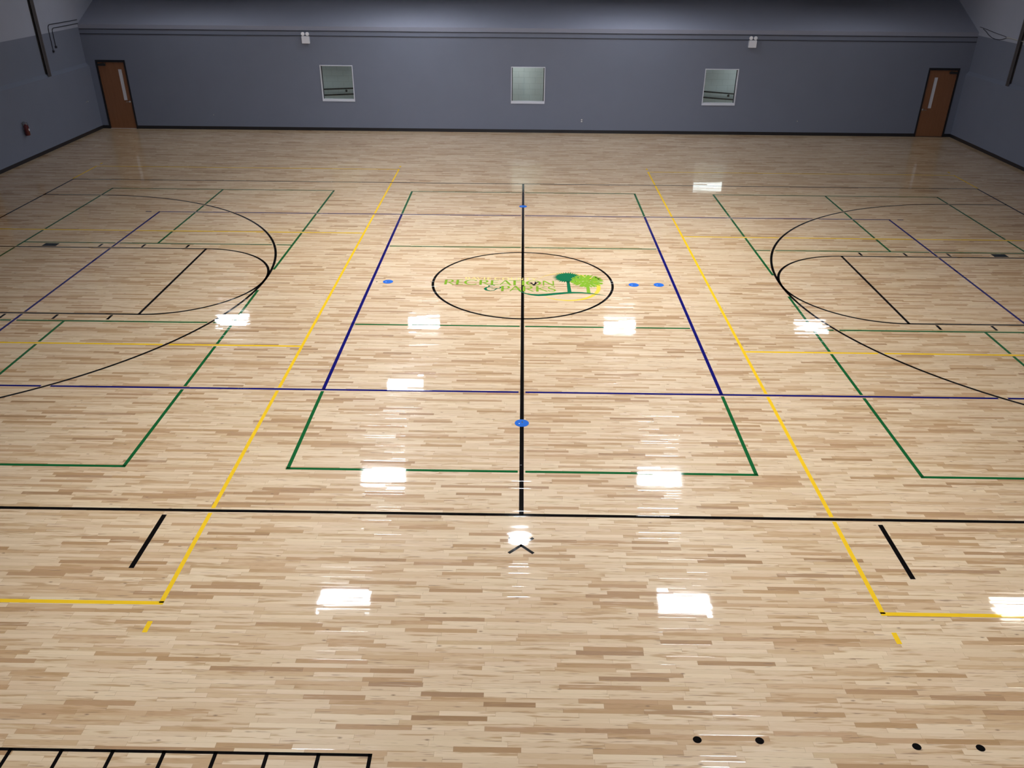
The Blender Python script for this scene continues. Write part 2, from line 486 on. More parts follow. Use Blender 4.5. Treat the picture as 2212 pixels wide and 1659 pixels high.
# corridor lights
def corr_light(x0, x1, y0, y1, z0, z1, mat, label, down=True):
    o = empty('corridor_light', ((x0+x1)/2, (y0+y1)/2, z0), label, 'light', 'corridor ceiling lights')
    b = bm_new(); box(b, x0-.08, x1+.08, y0-.08 if down else y0+.05, y1+.08 if down else y1, z0+.05 if down else z0-.05, z1 if down else z1+.05)
    make('housing', b, 'housing', parent=o)
    b = bm_new()
    if down: box(b, x0, x1, y0, y1, z0, z0+.05)
    else: box(b, x0, x1, y0, y0+.05, z0, z1)
    make('diffuser', b, mat, parent=o)
for x in (-30, -15.5, -1, 13.5, 28): corr_light(x-2, x+2, 50.4, 52.4, 8.80, 8.94, 'light_corr', 'flat white light panel in the corridor ceiling behind the windows')
corr_light(21.6, 27.2, 53.6, 53.94, 7.15, 8.1, 'light_corr2', 'long white wall light in the corridor near the right-hand window', down=False)

# ------------------------------------------------------------------ doors
def door(n, x0, x1, h, lite, latch, label, plane='back', sill=False):
    """frame x0..x1, y on the far wall"""
    y = YB
    b = bm_new(); t = 0.15
    for q in ((x0, x0+t, y-.06, y+.45, 0, h), (x1-t, x1, y-.06, y+.45, 0, h), (x0+t, x1-t, y-.06, y+.45, h-.24, h)): box(b, *q)
    fr = struct('door_%d' % n, b, 'frame_black', label, 'door')
    b = bm_new()
    # leaf with an opening for the narrow lite
    lx0, lx1, lz0, lz1 = lite
    yy0, yy1 = y+.05, y+.2
    box(b, x0+t+.02, lx0, yy0, yy1, 0.03, h-.26); box(b, lx1, x1-t-.02, yy0, yy1, 0.03, h-.26)
    box(b, lx0, lx1, yy0, yy1, 0.03, lz0); box(b, lx0, lx1, yy0, yy1, lz1, h-.26)
    bmesh.ops.remove_doubles(b, verts=b.verts, dist=1e-5)
    leaf = tag(make('door_leaf', b, 'door', parent=fr), 'brown wood veneer door leaf')
    b = bm_new(); box(b, lx0, lx1, yy0+.03, yy0+.06, lz0, lz1)
    tag(make('vision_panel', b, 'frosted', parent=leaf), 'narrow pale glass strip')
    b = bm_new(); g = .03
    for q in ((lx0-g, lx0, lz0-g, lz1+g), (lx1, lx1+g, lz0-g, lz1+g), (lx0, lx1, lz1, lz1+g), (lx0, lx1, lz0-g, lz0)):
        box(b, q[0], q[1], yy0-.02, yy0, q[2], q[3])
    tag(make('glazing_bead', b, 'door', parent=leaf))
    # lever handle
    hx = x1-t-.22 if latch > 0 else x0+t+.22
    b = bm_new(); lathe(b, hx, yy0, [(0.01, 0), (0.11, 0), (0.11, .03), (.05, .05), (.04, .16), (.03, .17)], 16, 'y', 3.05)
    tube(b, [(hx, yy0-.15, 3.05), (hx-latch*.2, yy0-.16, 3.05), (hx-latch*.38, yy0-.15, 3.04)], [.035, .035, .028], 8)
    tag(make('door_handle', b, 'steel', parent=leaf, smooth=True), 'steel lever handle')
    # closer on the hinge side
    cx = x0+t+.08 if latch > 0 else x1-t-.08
    b = bm_new(); box(b, min(cx, cx+latch*.85), max(cx, cx+latch*.85), yy0-.18, yy0, h-.62, h-.40)
    tube(b, [(cx+latch*.25, yy0-.1, h-.40), (cx+latch*.9, yy0-.32, h-.33), (cx+latch*.55, yy0-.04, h-.29)], .022, 6)
    tag(make('door_closer', b, 'dark' , parent=leaf), 'dark door closer')
    b = bm_new(); box(b, x0+t, x1-t, y-.05, y+.3, 0, .035)
    tag(make('threshold', b, 'threshold' if sill else 'frame_black', parent=fr), 'threshold painted pale for the light under the door' if sill else None)
    b = bm_new(); box(b, x0, x1, y+.45, y+.5, 0, h)
    make('backing', b, 'frame_black', parent=fr)
    return fr
door(1, DOOR[0][0], DOOR[0][1], 7.6, (-46.62, -46.20, 3.2, 6.6), 1, 'brown wooden door in black frame at the far corner nearest the fire extinguisher', sill=True)
door(2, DOOR[1][0], DOOR[1][1], 7.6, (46.68, 47.08, 3.2, 6.58), -1, 'brown wooden door in black frame at the far corner away from the fire extinguisher')
# side door, mirrored in the floor at the picture's edge
b = bm_new()
for q in ((22.0, 22.15, 0, 7.4), (25.45, 25.6, 0, 7.4), (22.15, 25.45, 7.2, 7.4)): box(b, XL, XL+.12, q[0], q[1], q[2], q[3])
d3 = struct('door_3', b, 'frame_black', 'brown wooden door in the extinguisher wall, seen only as an orange reflection', 'door')
b = bm_new(); box(b, XL, XL+.07, 22.15, 25.45, 0.02, 7.2)
make('door_leaf', b, 'door', parent=d3)

# ------------------------------------------------------------------ columns, conduits, cables
for nm, x0, x1, y0, y1, s in (('left', XLU, XL-.02, 39.15, 39.78, 1), ('right', XR+.02, XRU, 39.05, 39.6, -1)):
    b = bm_new()
    # wide-flange section standing on the sloped ledge
    xf = x1 if s > 0 else x0; xb = x0 if s > 0 else x1
    lo = 6.99
    prism(b, [(xb, 7.31), (xf, lo), (xf, ZC), (xb, ZC)], 'y', (y0+y1)/2-.03, (y0+y1)/2+.03)
    prism(b, [(xf-s*.04, lo+.03), (xf, lo), (xf, ZC), (xf-s*.04, ZC)], 'y', y0, y1)
    prism(b, [(xb, 7.31), (xb+s*.04, 7.27), (xb+s*.04, ZC), (xb, ZC)], 'y', y0, y1)
    o = make('steel_column', b, 'column')
    tag(o, 'dark steel column standing on the ledge of the wall %s' % ('with the fire extinguisher' if s > 0 else 'without an extinguisher'), 'column', 'steel columns in the side walls', 'structure')

def bend(p0, p1, p2, n=6):
    """quadratic corner"""
    return [tuple((1-t)**2*p0[i]+2*t*(1-t)*p1[i]+t*t*p2[i] for i in range(3)) for t in [k/n for k in range(n+1)]]

def conduit(name, pts, r, mat, label, group=None, end=None):
    b = bm_new(); tube(b, pts, r, 8)
    if end: box(b, *end)
    return tag(make(name, b, mat, smooth=True), label, 'conduit' if 'conduit' in name else 'cable', group)
xw = XLU+.06
conduit('conduit', [(xw, YB-.01, 11.78), (xw, 42.3, 11.78)] + bend((xw, 42.2, 11.78), (xw, 41.75, 11.78), (xw, 41.75, 11.3)) + [(xw, 41.72, 9.3)], .035, 'conduit',
        'outer of two thin dark conduits bending down the white and grey wall near the column', 'conduits by the far corner', (XLU, XLU+.14, 41.62, 41.84, 9.1, 9.3))
conduit('conduit', [(xw, YB-.01, 11.40), (xw, 43.0, 11.40)] + bend((xw, 42.9, 11.40), (xw, 42.45, 11.40), (xw, 42.45, 10.95)) + [(xw, 42.42, 9.66)], .035, 'conduit',
        'inner, shorter of two thin dark conduits bending down the wall near the column', 'conduits by the far corner', (XLU, XLU+.14, 42.32, 42.54, 9.46, 9.66))
conduit('wall_conduit', [(XL-.25, YB-.035, 10.86), (XR+.25, YB-.035, 10.86)], .033, 'conduit', 'upper of two thin straight conduits running the length of the far wall', 'long conduits on the far wall')
conduit('wall_conduit', [(XL-.25, YB-.035, 10.35), (XR+.25, YB-.035, 10.35)], .033, 'conduit', 'lower of two thin straight conduits, level with the emergency lights', 'long conduits on the far wall')
xr = XRU-.05
conduit('wall_conduit', [(xr, 42.2, 11.42), (xr, 38.8, 11.33), (xr, 30, 11.1)], .06, 'conduit_light', 'pale conduit crossing the dark column on the side wall without extinguisher')
conduit('hanging_cable', [(xr, 48.19, 11.9), (xr, 47.3, 11.84), (xr, 44.6, 11.6), (xr, 42.1, 11.43)], .025, 'cable', 'thin dark cable running straight from the far corner to the pale conduit', 'cables in the far corner')
conduit('hanging_cable', [(xr-.06, 47.3, 11.79), (xr, 46.6, 11.55), (xr, 46.0, 11.31), (xr, 45.2, 11.10), (xr, 44.3, 11.02), (xr, 43.5, 11.05), (xr, 42.9, 11.15), (xr, 42.1, 11.41)], .028, 'cable', 'dark cable sagging in a loop below the straight one in the far corner', 'cables in the far corner')

# ------------------------------------------------------------------ emergency lights
def emergency(x, label):
    r = empty('emergency_light', (x, YB, 9.55), label, 'emergency light', 'emergency lights on the far wall')
    b = bm_new(); box(b, x-.43, x+.43, YB-.33, YB, 9.56, 10.33)
    make('battery_box', b, 'lamp_white', parent=r, bevel=.03)
    for s in (-1, 1):
        hx = x+s*.25
        b = bm_new(); lathe(b, hx, YB-.12, [(.04, 0), (.15, .01), (.205, .10), (.205, .16), (.17, .165)], 24, 'y', 10.56)
        h = make('lamp_head', b, 'lamp_white', parent=r, smooth=True)
        b = bm_new(); lathe(b, hx, YB-.285, [(.165, -.005), (.165, 0), (.10, -.03+.045), (.03, .03)], 20, 'y', 10.56)
        tag(make('lens', b, 'lamp_lens', parent=h, smooth=True), 'clear round lens')
        b = bm_new(); tube(b, [(hx, YB-.16, 10.33), (hx, YB-.16, 10.42)], .04, 8)
        make('neck', b, 'dark', parent=h)
emergency(-24.6, 'white twin-head emergency light above the window nearest the left door')
emergency(25.45, 'white twin-head emergency light above the window nearest the right door')

# ------------------------------------------------------------------ fire extinguisher
ex, ey = XL+.30, 32.2
r = empty('fire_extinguisher', (ex, ey, 2.45), 'red fire extinguisher hanging on the grey side wall', 'fire extinguisher')
b = bm_new(); lathe(b, ex, ey, [(.05, 2.46), (.21, 2.45), (.235, 2.5), (.235, 3.28), (.20, 3.42), (.10, 3.50), (.07, 3.54)], 28)
cyl = make('cylinder', b, 'red', parent=r, smooth=True)
b = bm_new()
for k in range(5):
    t0 = -.25+k*.17
    t1 = t0+.17
    q = [b.verts.new(V(ex+.238*math.cos(t), ey+.238*math.sin(t), z)) for t, z in ((t0, 2.88), (t1, 2.88), (t1, 3.10), (t0, 3.10))]
    b.faces.new(q)
tag(make('label', b, 'label', parent=cyl), 'white label on the red cylinder')
b = bm_new(); box(b, ex-.06, ex+.06, ey-.07, ey+.07, 3.53, 3.66)
v = tag(make('valve', b, 'steel', parent=r, bevel=.01), 'metal valve')
b = bm_new()
tube(b, [(ex, ey+.05, 3.66), (ex, ey-.10, 3.76), (ex, ey-.34, 3.78)], .03, 6); tube(b, [(ex, ey-.02, 3.60), (ex, ey-.32, 3.62)], .025, 6)
make('handle', b, 'dark', parent=r)
b = bm_new(); tube(b, [(ex, ey+.07, 3.6), (ex+.03, ey+.24, 3.62), (ex+.05, ey+.33, 3.45), (ex+.05, ey+.31, 3.2), (ex+.05, ey+.27, 2.9)], [.03, .03, .03, .03, .045], 8)
make('hose', b, 'dark', parent=r, smooth=True)
b = bm_new(); box(b, XL, XL+.07, ey-.08, ey+.08, 3.0, 3.7); box(b, XL, XL+.2, ey-.05, ey+.05, 3.55, 3.6)
make('bracket', b, 'steel', parent=r)

# ------------------------------------------------------------------ outlets and switches
def outlet(x, z, label, w=.12, h=.19):
    r = empty('wall_outlet', (x, YB, z-h), label, 'outlet', 'outlets on the far wall')
    b = bm_new(); box(b, x-w, x+w, YB-.02, YB, z-h, z+h); pl = make('cover_plate', b, 'conduit' if w < .1 else 'dark_grey_plate', parent=r)
    for s in (-1, 1):
        b = bm_new(); box(b, x-w*.62, x+w*.62, YB-.035, YB-.02, z+s*h*.5-h*.32, z+s*h*.5+h*.32)
        make('socket', b, 'outlet', parent=r)
M['dark_grey_plate'] = plain('grey_outlet_plate', (.13, .135, .16), 0.4)
outlet(6.78, 1.43, 'small duplex outlet low on the far wall between the middle and right windows', .13, .2)
outlet(31.91, 1.62, 'tiny outlet low on the far wall near the right-hand door', .06, .08)
outlet(-36.38, 1.67, 'tiny outlet low on the far wall near the left-hand door', .04, .07)
b = bm_new(); box(b, XL, XL+.02, 45.7, 45.95, 3.3, 3.5); 
sw = empty('wall_switch', (XL, 45.8, 3.3), 'small wall switch near the left-hand corner door', 'switch')
make('cover_plate', b, 'dark_grey_plate', parent=sw)
for yy in (45.66, 46.0):
    b = bm_new(); box(b, XL+.02, XL+.05, yy-.03, yy+.03, 3.36, 3.44); make('toggle', b, 'outlet', parent=sw)

# ------------------------------------------------------------------ gym lights (above the frame, mostly seen mirrored in the floor)
def high_bay(x, y, lv, label):
    r = empty('ceiling_light', (x, y, 22.0), label, 'light', 'rectangular gym lights')
    b = bm_new(); box(b, x-2.0, x+2.0, y-1.05, y+1.05, 22.04, 22.35)
    make('housing', b, 'housing', parent=r)
    b = bm_new(); box(b, x-1.9, x+1.9, y-.95, y+.95, 22.0, 22.04)
    make('diffuser', b, panel_mat(lv), parent=r)
    if y > 40:                  # added shield that keeps lamp light off the upper far wall
        b = bm_new(); box(b, x-2.0, x+2.0, y+1.0, y+1.05, 20.7, 22.04); make('wall_shield', b, 'shield', parent=r)
    if abs(x) < 20:
        for s in (-1, 1):  # plates added at both ends to darken the sides of the floor
            b = bm_new(); box(b, x+s*1.975-.025, x+s*1.975+.025, y-1.05, y+1.0, (20.95 if abs(y-9.2) < 1 else 21.25), 22.04); make('added_end_plate', b, 'shield', parent=r)
    for s in (-1, 1):
        b = bm_new(); tube(b, [(x+s*1.7, y, 22.35), (x+s*1.7, y, ZC)], .015, 6); make('hanger', b, 'steel', parent=r)
ROWS = [(42.3, ((-36, 36), (-12, 84), (12.2, 76), (36, 26))), (26.4, ((-12.3, 48),)), (9.2, ((-12, 165), (12.3, 178))),
        (-6.4, ((-12.5, 42), (11.9, 50), (36.2, 36.5))), (-22.4, ((-36, 8.5), (-12.2, 112), (12.2, 118), (36, 16.5))), (-38.0, ((-12.2, 58), (12.2, 58)))]  # last row is unseen, added to brighten the near floor
PANELS = {}
def panel_mat(v):
    """LED panels dimmed to different levels"""
    if v not in PANELS: PANELS[v] = glow('led_panel_%d' % v, (1.0, 0.90, 0.76) if v in (36.5, 8.5, 16.5) else (0.95, 0.98, 1.04), float(v))
    return PANELS[v]
for ry, xs in ROWS:
    for lx, lv in xs: high_bay(lx, ry, lv, 'rectangular white light panel hanging above the court')
r = empty('round_light', (0.04, .82, 22.0), 'round bright light hanging over the centre line, mirrored near the sideline', 'light')
b = bm_new(); lathe(b, .04, .82, [(.86, 22.0), (.86, 22.03)], 40); make('lens', b, 'light_round', parent=r)
b = bm_new(); lathe(b, .04, .82, [(.90, 22.04), (.93, 21.68), (.95, 21.68), (.95, 22.05), (.80, 22.35), (.35, 22.5), (.30, 22.9), (.06, 22.95), (.03, ZC)], 40, caps=(False, True)); make('housing', b, 'housing', parent=r, smooth=True)  # low skirt added to the rim to narrow the beam

# ------------------------------------------------------------------ painted court lines
Z0 = 0.0035                     # paint film
def seg_pts(l):
    return l
class Line:
    """axis-aligned or free segment, or arc; knows its distance to a point"""
    def __init__(s, a, b, w=W2): s.a, s.b, s.w = a, b, w
    def length(s): return math.hypot(s.b[0]-s.a[0], s.b[1]-s.a[1])
    def at(s, t): return (s.a[0]+(s.b[0]-s.a[0])*t, s.a[1]+(s.b[1]-s.a[1])*t)
    def dist(s, p):
        dx, dy = s.b[0]-s.a[0], s.b[1]-s.a[1]; L2 = dx*dx+dy*dy
        t = max(0, min(1, ((p[0]-s.a[0])*dx+(p[1]-s.a[1])*dy)/L2))
        return math.hypot(p[0]-s.a[0]-dx*t, p[1]-s.a[1]-dy*t)
class Arc:
    def __init__(s, c, r, t0, t1, w=W2): s.c, s.r, s.t0, s.t1, s.w = c, r, t0, t1, w
    def length(s): return abs(s.t1-s.t0)*s.r
    def at(s, t):
        q = s.t0+(s.t1-s.t0)*t
        return (s.c[0]+s.r*math.cos(q), s.c[1]+s.r*math.sin(q))
    def dist(s, p):
        q = math.atan2(p[1]-s.c[1], p[0]-s.c[0])
        while q < s.t0: q += 2*PI
        if q <= s.t1: return abs(math.hypot(p[0]-s.c[0], p[1]-s.c[1])-s.r)
        return min(math.hypot(p[0]-e[0], p[1]-e[1]) for e in (s.at(0), s.at(1)))

def draw(bm, l, over=(), z=Z0, gap=.065):
    """paint l, leaving a clear gap at every line painted over it"""
    n = max(2, int(l.length()/0.02)) if over else max(2, int(l.length()/0.12))
    on = []; run = []
    for k in range(n+1):
        p = l.at(k/n)
        hit = any(o.dist(p) < o.w/2+gap for o in over)
        if hit:
            if len(run) > 3: on.append((run[0], run[-1]))
            run = []
        else: run.append(k/n)
    if len(run) > 1: on.append((run[0], run[-1]))
    for t0, t1 in on:
        if isinstance(l, Line):
            a, c = l.at(t0), l.at(t1); strip(bm, a[0], a[1], c[0], c[1], l.w, z)
        else:
            m = max(2, int(l.length()*(t1-t0)/0.25)); ribbon(bm, [l.at(t0+(t1-t0)*k/m) for k in range(m+1)], l.w, z)

def rect(x0, x1, y0, y1, w=W2):
    h = w/2
    return [Line((x0-h, y0), (x1+h, y0), w), Line((x0-h, y1), (x1+h, y1), w), Line((x0, y0), (x0, y1), w), Line((x1, y0), (x1, y1), w)]

def court_part(name, lines, mat, parent, over=(), label=None, z=Z0):
    b = bm_new()
    for l in lines: draw(b, l, over, z)
    o = make(name, b, mat, parent=parent, flat_up=True)
    return tag(o, label)

BX = 42.08; SY = 25.0
black_rect = rect(-BX, BX, -SY, SY)
center_line = [Line((0, -SY), (0, SY), .185)]
circle = [Arc((0, 0), 5.93, -PI, PI, W2)]
three, keys, semi, marks, blocks = [], [], [], [], []
for s in (-1, 1):
    cx = s*(BX-5.25); r3 = 19.72
    three.append([Line((s*BX, 19.72), (cx, 19.72)), Line((s*BX, -19.72), (cx, -19.72)),
                  Arc((cx, 0), r3, (PI/2 if s > 0 else -PI/2), (3*PI/2 if s > 0 else PI/2))])
    fx = s*(BX-19)
    keys.append([Line((s*BX, 6-.04), (fx, 6-.04)), Line((s*BX, -6+.04), (fx, -6+.04)), Line((fx, -6), (fx, 6))])
    semi.append([Arc((fx, 0), 5.96, (PI/2 if s > 0 else -PI/2), (3*PI/2 if s > 0 else PI/2))])
    for sy in (-1, 1):
        for mx in (24.62, 27.88, 31.05): marks.append((s, Line((s*mx, sy*6.12), (s*mx, sy*6.78))))
        blocks.append((s, s*34.75, sy))
coach = [Line((-14.02, -25.3), (-14.02, -28.42), .19), Line((14.0, -25.3), (14.0, -28.4), .19)]
black_all = black_rect+center_line+circle+[q for g in three+keys+semi for q in g]

bb = court_part('basketball_boundary', black_rect, 'black', FLOOR, label='black boundary line of the basketball court, two sidelines and two baselines')
court_part('center_line', center_line, 'black', bb, label='black half-court line running away through the centre circle')
court_part('center_circle', circle, 'black', bb, label='black centre circle around the logo')
SIDE = {-1: 'left', 1: 'right'}
for k, s in enumerate((-1, 1)):
    court_part('three_point_line', three[k], 'black', bb, label='black three-point arc at the %s end' % SIDE[s])
    court_part('key_outline', keys[k], 'black', bb, label='black lane lines and free-throw line at the %s end' % SIDE[s])
    court_part('free_throw_arc', semi[k], 'black', bb, label='black free-throw semicircle at the %s end' % SIDE[s])
    court_part('coach_box_line', [coach[k]], 'black', bb, label='short black dash outside the near sideline, %s side' % SIDE[s])
for s, l in marks: court_part('lane_mark', [l], 'black', bb)
for s, x, sy in blocks:
    b = bm_new(); y0 = sy*6.14; y1 = sy*6.80
    fan(b, [(x-.52, y0), (x+.52, y0), (x+.52, y1), (x-.52, y1)], Z0)
    make('lane_block', b, 'block_paint', parent=bb, flat_up=True)
b = bm_new()
for s in (-1, 1): strip(b, -.46*s, -27.30, .46*s, -26.40, .12, Z0)
tag(make('scorer_cross', b, 'black', parent=bb, flat_up=True), 'small black cross at the near end of the centre line')

# navy volleyball court
blue_x = [Line((-10, -15), (-10, 15), .18), Line((10, -15), (10, 15), .18)]
blue_rect = rect(-30.05, 30.05, -15.0, 15.0)
bl = court_part('volleyball_boundary', blue_rect, 'blue', FLOOR, over=black_all, label='navy blue boundary of the long volleyball court', z=Z0-.0005)
for k, l in enumerate(blue_x): court_part('attack_line', [l], 'blue', bl, over=[blue_rect[0], blue_rect[1]] and circle, label='navy blue line %s of the centre circle' % SIDE[(-1, 1)[k]], z=Z0-.0005)
for sx in (-1, 1):
    for sy in (-1, 1): court_part('service_mark', [Line((sx*30.72, sy*15.0), (sx*31.2, sy*15.0), .14)], 'blue', bl)

# yellow cross-court volleyball courts
top2 = black_all + blue_rect + blue_x
yl_all = []
for s in (-1, 1):
    xi, xo = s*12.26, s*42.2
    rc = rect(min(xi, xo), max(xi, xo), -30.15, 30.0)
    at = [Line((xi+s*.08, -10.05), (xo, -10.05)), Line((xi+s*.08, 10.0), (xo, 10.0))]
    yl_all += rc+at
    p = court_part('cross_court_boundary', rc, 'yellow', FLOOR, over=top2, label='yellow boundary of the cross-court volleyball court on the %s' % SIDE[s], z=Z0-.001)
    for l in at: court_part('cross_court_attack_line', [l], 'yellow', p, over=top2, z=Z0-.001)
    for x in (xi, xo):
        for y in (-31.0, 30.85): court_part('service_tick', [Line((x+s*.02, y), (x+s*.02, y-.5 if y < 0 else y+.5), .17)], 'yellow', p)

# green pickleball courts
top3 = top2 + yl_all
def pickle(x0, x1, xc, label):
    rc = rect(x0, x1, -22.0, 22.0)
    p = court_part('pickleball_boundary', rc, 'green', FLOOR, over=top3, label=label, z=Z0-.0015)
    for sy in (-1, 1):
        court_part('kitchen_line', [Line((x0+.08, sy*7.02), (x1-.08, sy*7.02))], 'green', p, over=top3, z=Z0-.0015)
        if xc is not None: court_part('service_line', [Line((xc, sy*7.1), (xc, sy*21.9))], 'green', p, over=top3, z=Z0-.0015)
pickle(-10, 10, None, 'green boundary of the middle pickleball court around the centre circle')
pickle(-37.05, -17.05, -27.05, 'green boundary of the left pickleball court across the lane')
pickle(17.05, 37.05, 27.05, 'green boundary of the right pickleball court across the lane')

# black grid in the near left corner
gx = [-4.16-1.435*k for k in range(9)]
b = bm_new(); strip(b, gx[-1], -35.93, gx[0]+.055, -35.93, .095, Z0)
for x in gx: strip(b, x, -35.9, x, -41.0, .11, Z0)
strip(b, gx[-1], -41.0, gx[0]+.055, -41.0, .095, Z0)
tag(make('exercise_grid', b, 'black', parent=FLOOR, flat_up=True), 'black ladder-like grid painted in the near left corner of the view')
for x, y in ((5.04, -35.25), (6.81, -35.25), (11.21, -35.36), (13.0, -35.37)):
    b = bm_new(); fan(b, [(x+.125*math.cos(t), y+.115*math.sin(t)) for t in [2*PI*k/28 for k in range(28)]], Z0)
    make('painted_dot', b, 'black', parent=FLOOR, flat_up=True)
for x in (-9.66, 9.72):
    b = bm_new(); fan(b, [(x+.055*math.cos(t), -.15+.05*math.sin(t)) for t in [2*PI*k/16 for k in range(16)]], Z0)
    make('floor_plug', b, 'black', parent=FLOOR, flat_up=True)

# ------------------------------------------------------------------ blue floor sleeve covers
COVERS = [(-8.92, -.14, 'blue round floor cover by the navy line left of the centre circle'),
          (7.33, -.19, 'blue round floor cover just right of the centre circle, nearer to it'),
          (8.99, -.14, 'blue round floor cover right of the centre circle, close to the navy line'),
          (0.0, 17.67, 'blue round floor cover at the far end of the centre line'),
          (0.0, -18.0, 'blue round floor cover on the near end of the centre line')]
for x, y, lab in COVERS:
    r = empty('floor_cover', (x, y, 0), lab, 'floor cover', 'round blue sleeve covers in the floor')
    R = .335
    b = bm_new(); lathe(b, x, y, [(R*.9, 0.0), (R, 0.0), (R, .008), (R*.96, .012), (.05, .0125)], 40)
    make('disc', b, 'disc', parent=r, smooth=False)
    b = bm_new(); fan(b, [(x-.02, y+.02), (x+.045, y+.02), (x+.045, y+.14), (x+.0, y+.14)], .0145)
    make('key_slot', b, 'dark', parent=r, flat_up=True)
    b = bm_new(); lathe(b, x-.12, y-.05, [(.028, .012), (.028, .016), (.01, .017)], 12)
    make('screw', b, 'label', parent=r)

# ------------------------------------------------------------------ logo
LZ = Z0+.0015
logo = empty('floor_graphic', (0, 0, 0), 'green, lime and yellow graphic of two trees and lettering inside the centre circle', 'floor graphic')

def px(p): return (p-961)*.03072-5.17
class Glyphs:
    """letters built from thick and thin strokes in a box x..x+w, y..y+h"""
    def __init__(s, bm, z, tk, tn): s.bm, s.z, s.tk, s.tn = bm, z, tk, tn
    def L(s, a, b, w): 
        x0, y0 = s.T(a); x1, y1 = s.T(b); strip(s.bm, x0, y0, x1, y1, w, s.z)
    def T(s, p): return (s.x+p[0]*s.w, s.y+p[1]*s.h)
    def V(s, u, w=None, v0=0.0, v1=1.0):
        w = w or s.tk; x = s.x+u*s.w
        fan(s.bm, [(x-w/2, s.y+v0*s.h), (x+w/2, s.y+v0*s.h), (x+w/2, s.y+v1*s.h), (x-w/2, s.y+v1*s.h)], s.z)
    def H(s, v, u0, u1, t=None):
        t = t or s.tn; y = s.y+v*s.h
        fan(s.bm, [(s.x+u0*s.w, y-t/2), (s.x+u1*s.w, y-t/2), (s.x+u1*s.w, y+t/2), (s.x+u0*s.w, y+t/2)], s.z)
    def D(s, a, b, w):
        """slanting stroke whose width is measured level"""
        (x0, y0), (x1, y1) = s.T(a), s.T(b)
        fan(s.bm, [(x0-w/2, y0), (x0+w/2, y0), (x1+w/2, y1), (x1-w/2, y1)], s.z)
    def A(s, c, rx, ry, a0, a1, thick_side=1.0, n=18):
        """arc, thick where it runs upright and thin where level"""
        (cx, cy) = s.T(c); rx *= s.w; ry *= s.h
        pts, ws = [], []
        for k in range(n+1):
            t = math.radians(a0+(a1-a0)*k/n)
            pts.append((cx+rx*math.cos(t), cy+ry*math.sin(t)))
            ws.append(s.tn+(s.tk*thick_side-s.tn)*abs(math.cos(t))**2)
        ribbon(s.bm, pts, ws, s.z)
    def serif(s, u, v):
        s.H(v, u-.11*s.serif_k, u+.11*s.serif_k, s.tn*.8)
    def draw(s, ch, x, y, w, h):
        s.x, s.y, s.w, s.h = x, y, w, h
        s.serif_k = 1.0
        tn, tk = s.tn, s.tk
        e = tn/2/h
        if ch in 'RPEDKTI' :
            u = .5 if ch in 'TI' else .17
            s.V(u)
            s.serif(u, e) if ch != 'I' else None
        if ch in 'RP':
            s.H(1-e, .05, .5); s.H(.47, .17, .5)
            s.A((.48, .74), .34, .25, -90, 90, .9)
        if ch == 'R': s.D((.42, .48), (.95, 0), tk*.8)
        if ch == 'E':
            s.H(1-e, .05, .92); s.H(.52, .17, .82); s.H(e, .05, .97)
        if ch == 'D':
            s.H(1-e, .05, .5); s.H(e, .05, .5); s.A((.45, .5), .48, .48, -90, 90)
        if ch == 'K':
            s.D((.2, .48), (.86, 1), tk*.5); s.D((.98, 0), (.32, .56), tk*.9); s.serif(.86, 1-e); s.serif(.17, 1-e)
        if ch == 'T':
            s.H(1-e, .02, .98, tn*1.1)
        if ch == 'I':
            s.serif(.5, e); s.serif(.5, 1-e)
        if ch == 'A':
            s.D((.06, 0), (.5, 1), tk*.5); s.D((.94, 0), (.5, 1), tk*.95); s.H(.30, .2, .82)
        if ch == 'V':
            s.D((.5, 0), (.08, 1), tk*.95); s.D((.5, 0), (.93, 1), tk*.5)
        if ch == 'N':
            s.V(.12, tk*.55); s.V(.90, tk*.55); s.D((.88, 0), (.14, 1), tk*.95)
        if ch == 'C': s.A((.56, .5), .50, .49, 42, 318)
        if ch == 'O': s.A((.5, .5), .45, .49, 0, 360, n=30)
        if ch == 'U':
            s.V(.16, tk, .32, 1); s.V(.86, tk*.55, .32, 1); s.A((.51, .34), .35, .33, 180, 360, .7)
        if ch == 'Y':
            s.V(.5, tk, 0, .5); s.D((.5, .45), (.08, 1), tk*.9); s.D((.5, .45), (.92, 1), tk*.5)
        if ch == 'S':
            pts = [(.90, .80), (.72, .95), (.45, .98), (.20, .88), (.12, .74), (.24, .60), (.52, .49), (.80, .38), (.90, .25), (.78, .10), (.50, .02), (.24, .05), (.08, .20)]
            ws = [tn, tn, tn, tk*.5, tk*.75, tk*.8, tk*.8, tk*.85, tk*.8, tk*.5, tn, tn, tn*1.2]
            ribbon(s.bm, [s.T(p) for p in pts], ws, s.z)

# large lime lettering
b = bm_new(); g = Glyphs(b, LZ, .165, .075)
for ch, a, c in (('R', 960, 982), ('E', 986, 1002), ('C', 1004, 1032), ('R', 1035, 1057), ('E', 1060, 1079), ('A', 1079, 1105), ('T', 1099, 1125), ('I', 1126, 1135), ('O', 1137, 1168), ('N', 1171, 1198)):
    g.draw(ch, px(a), -.50, px(c)-px(a), .86)
w1 = tag(make('lettering', b, 'logo_lime', parent=logo, flat_up=True), 'large lime green serif lettering, upper line')
b = bm_new(); g = Glyphs(b, LZ, .165, .075)
for ch, a, c in (('P', 1083, 1104), ('A', 1101, 1127), ('R', 1128, 1153), ('K', 1156, 1182), ('S', 1182, 1200)):
    g.draw(ch, px(a), -1.56, px(c)-px(a), .92)
tag(make('lettering', b, 'logo_lime', parent=logo, flat_up=True), 'large lime green serif lettering, lower line')
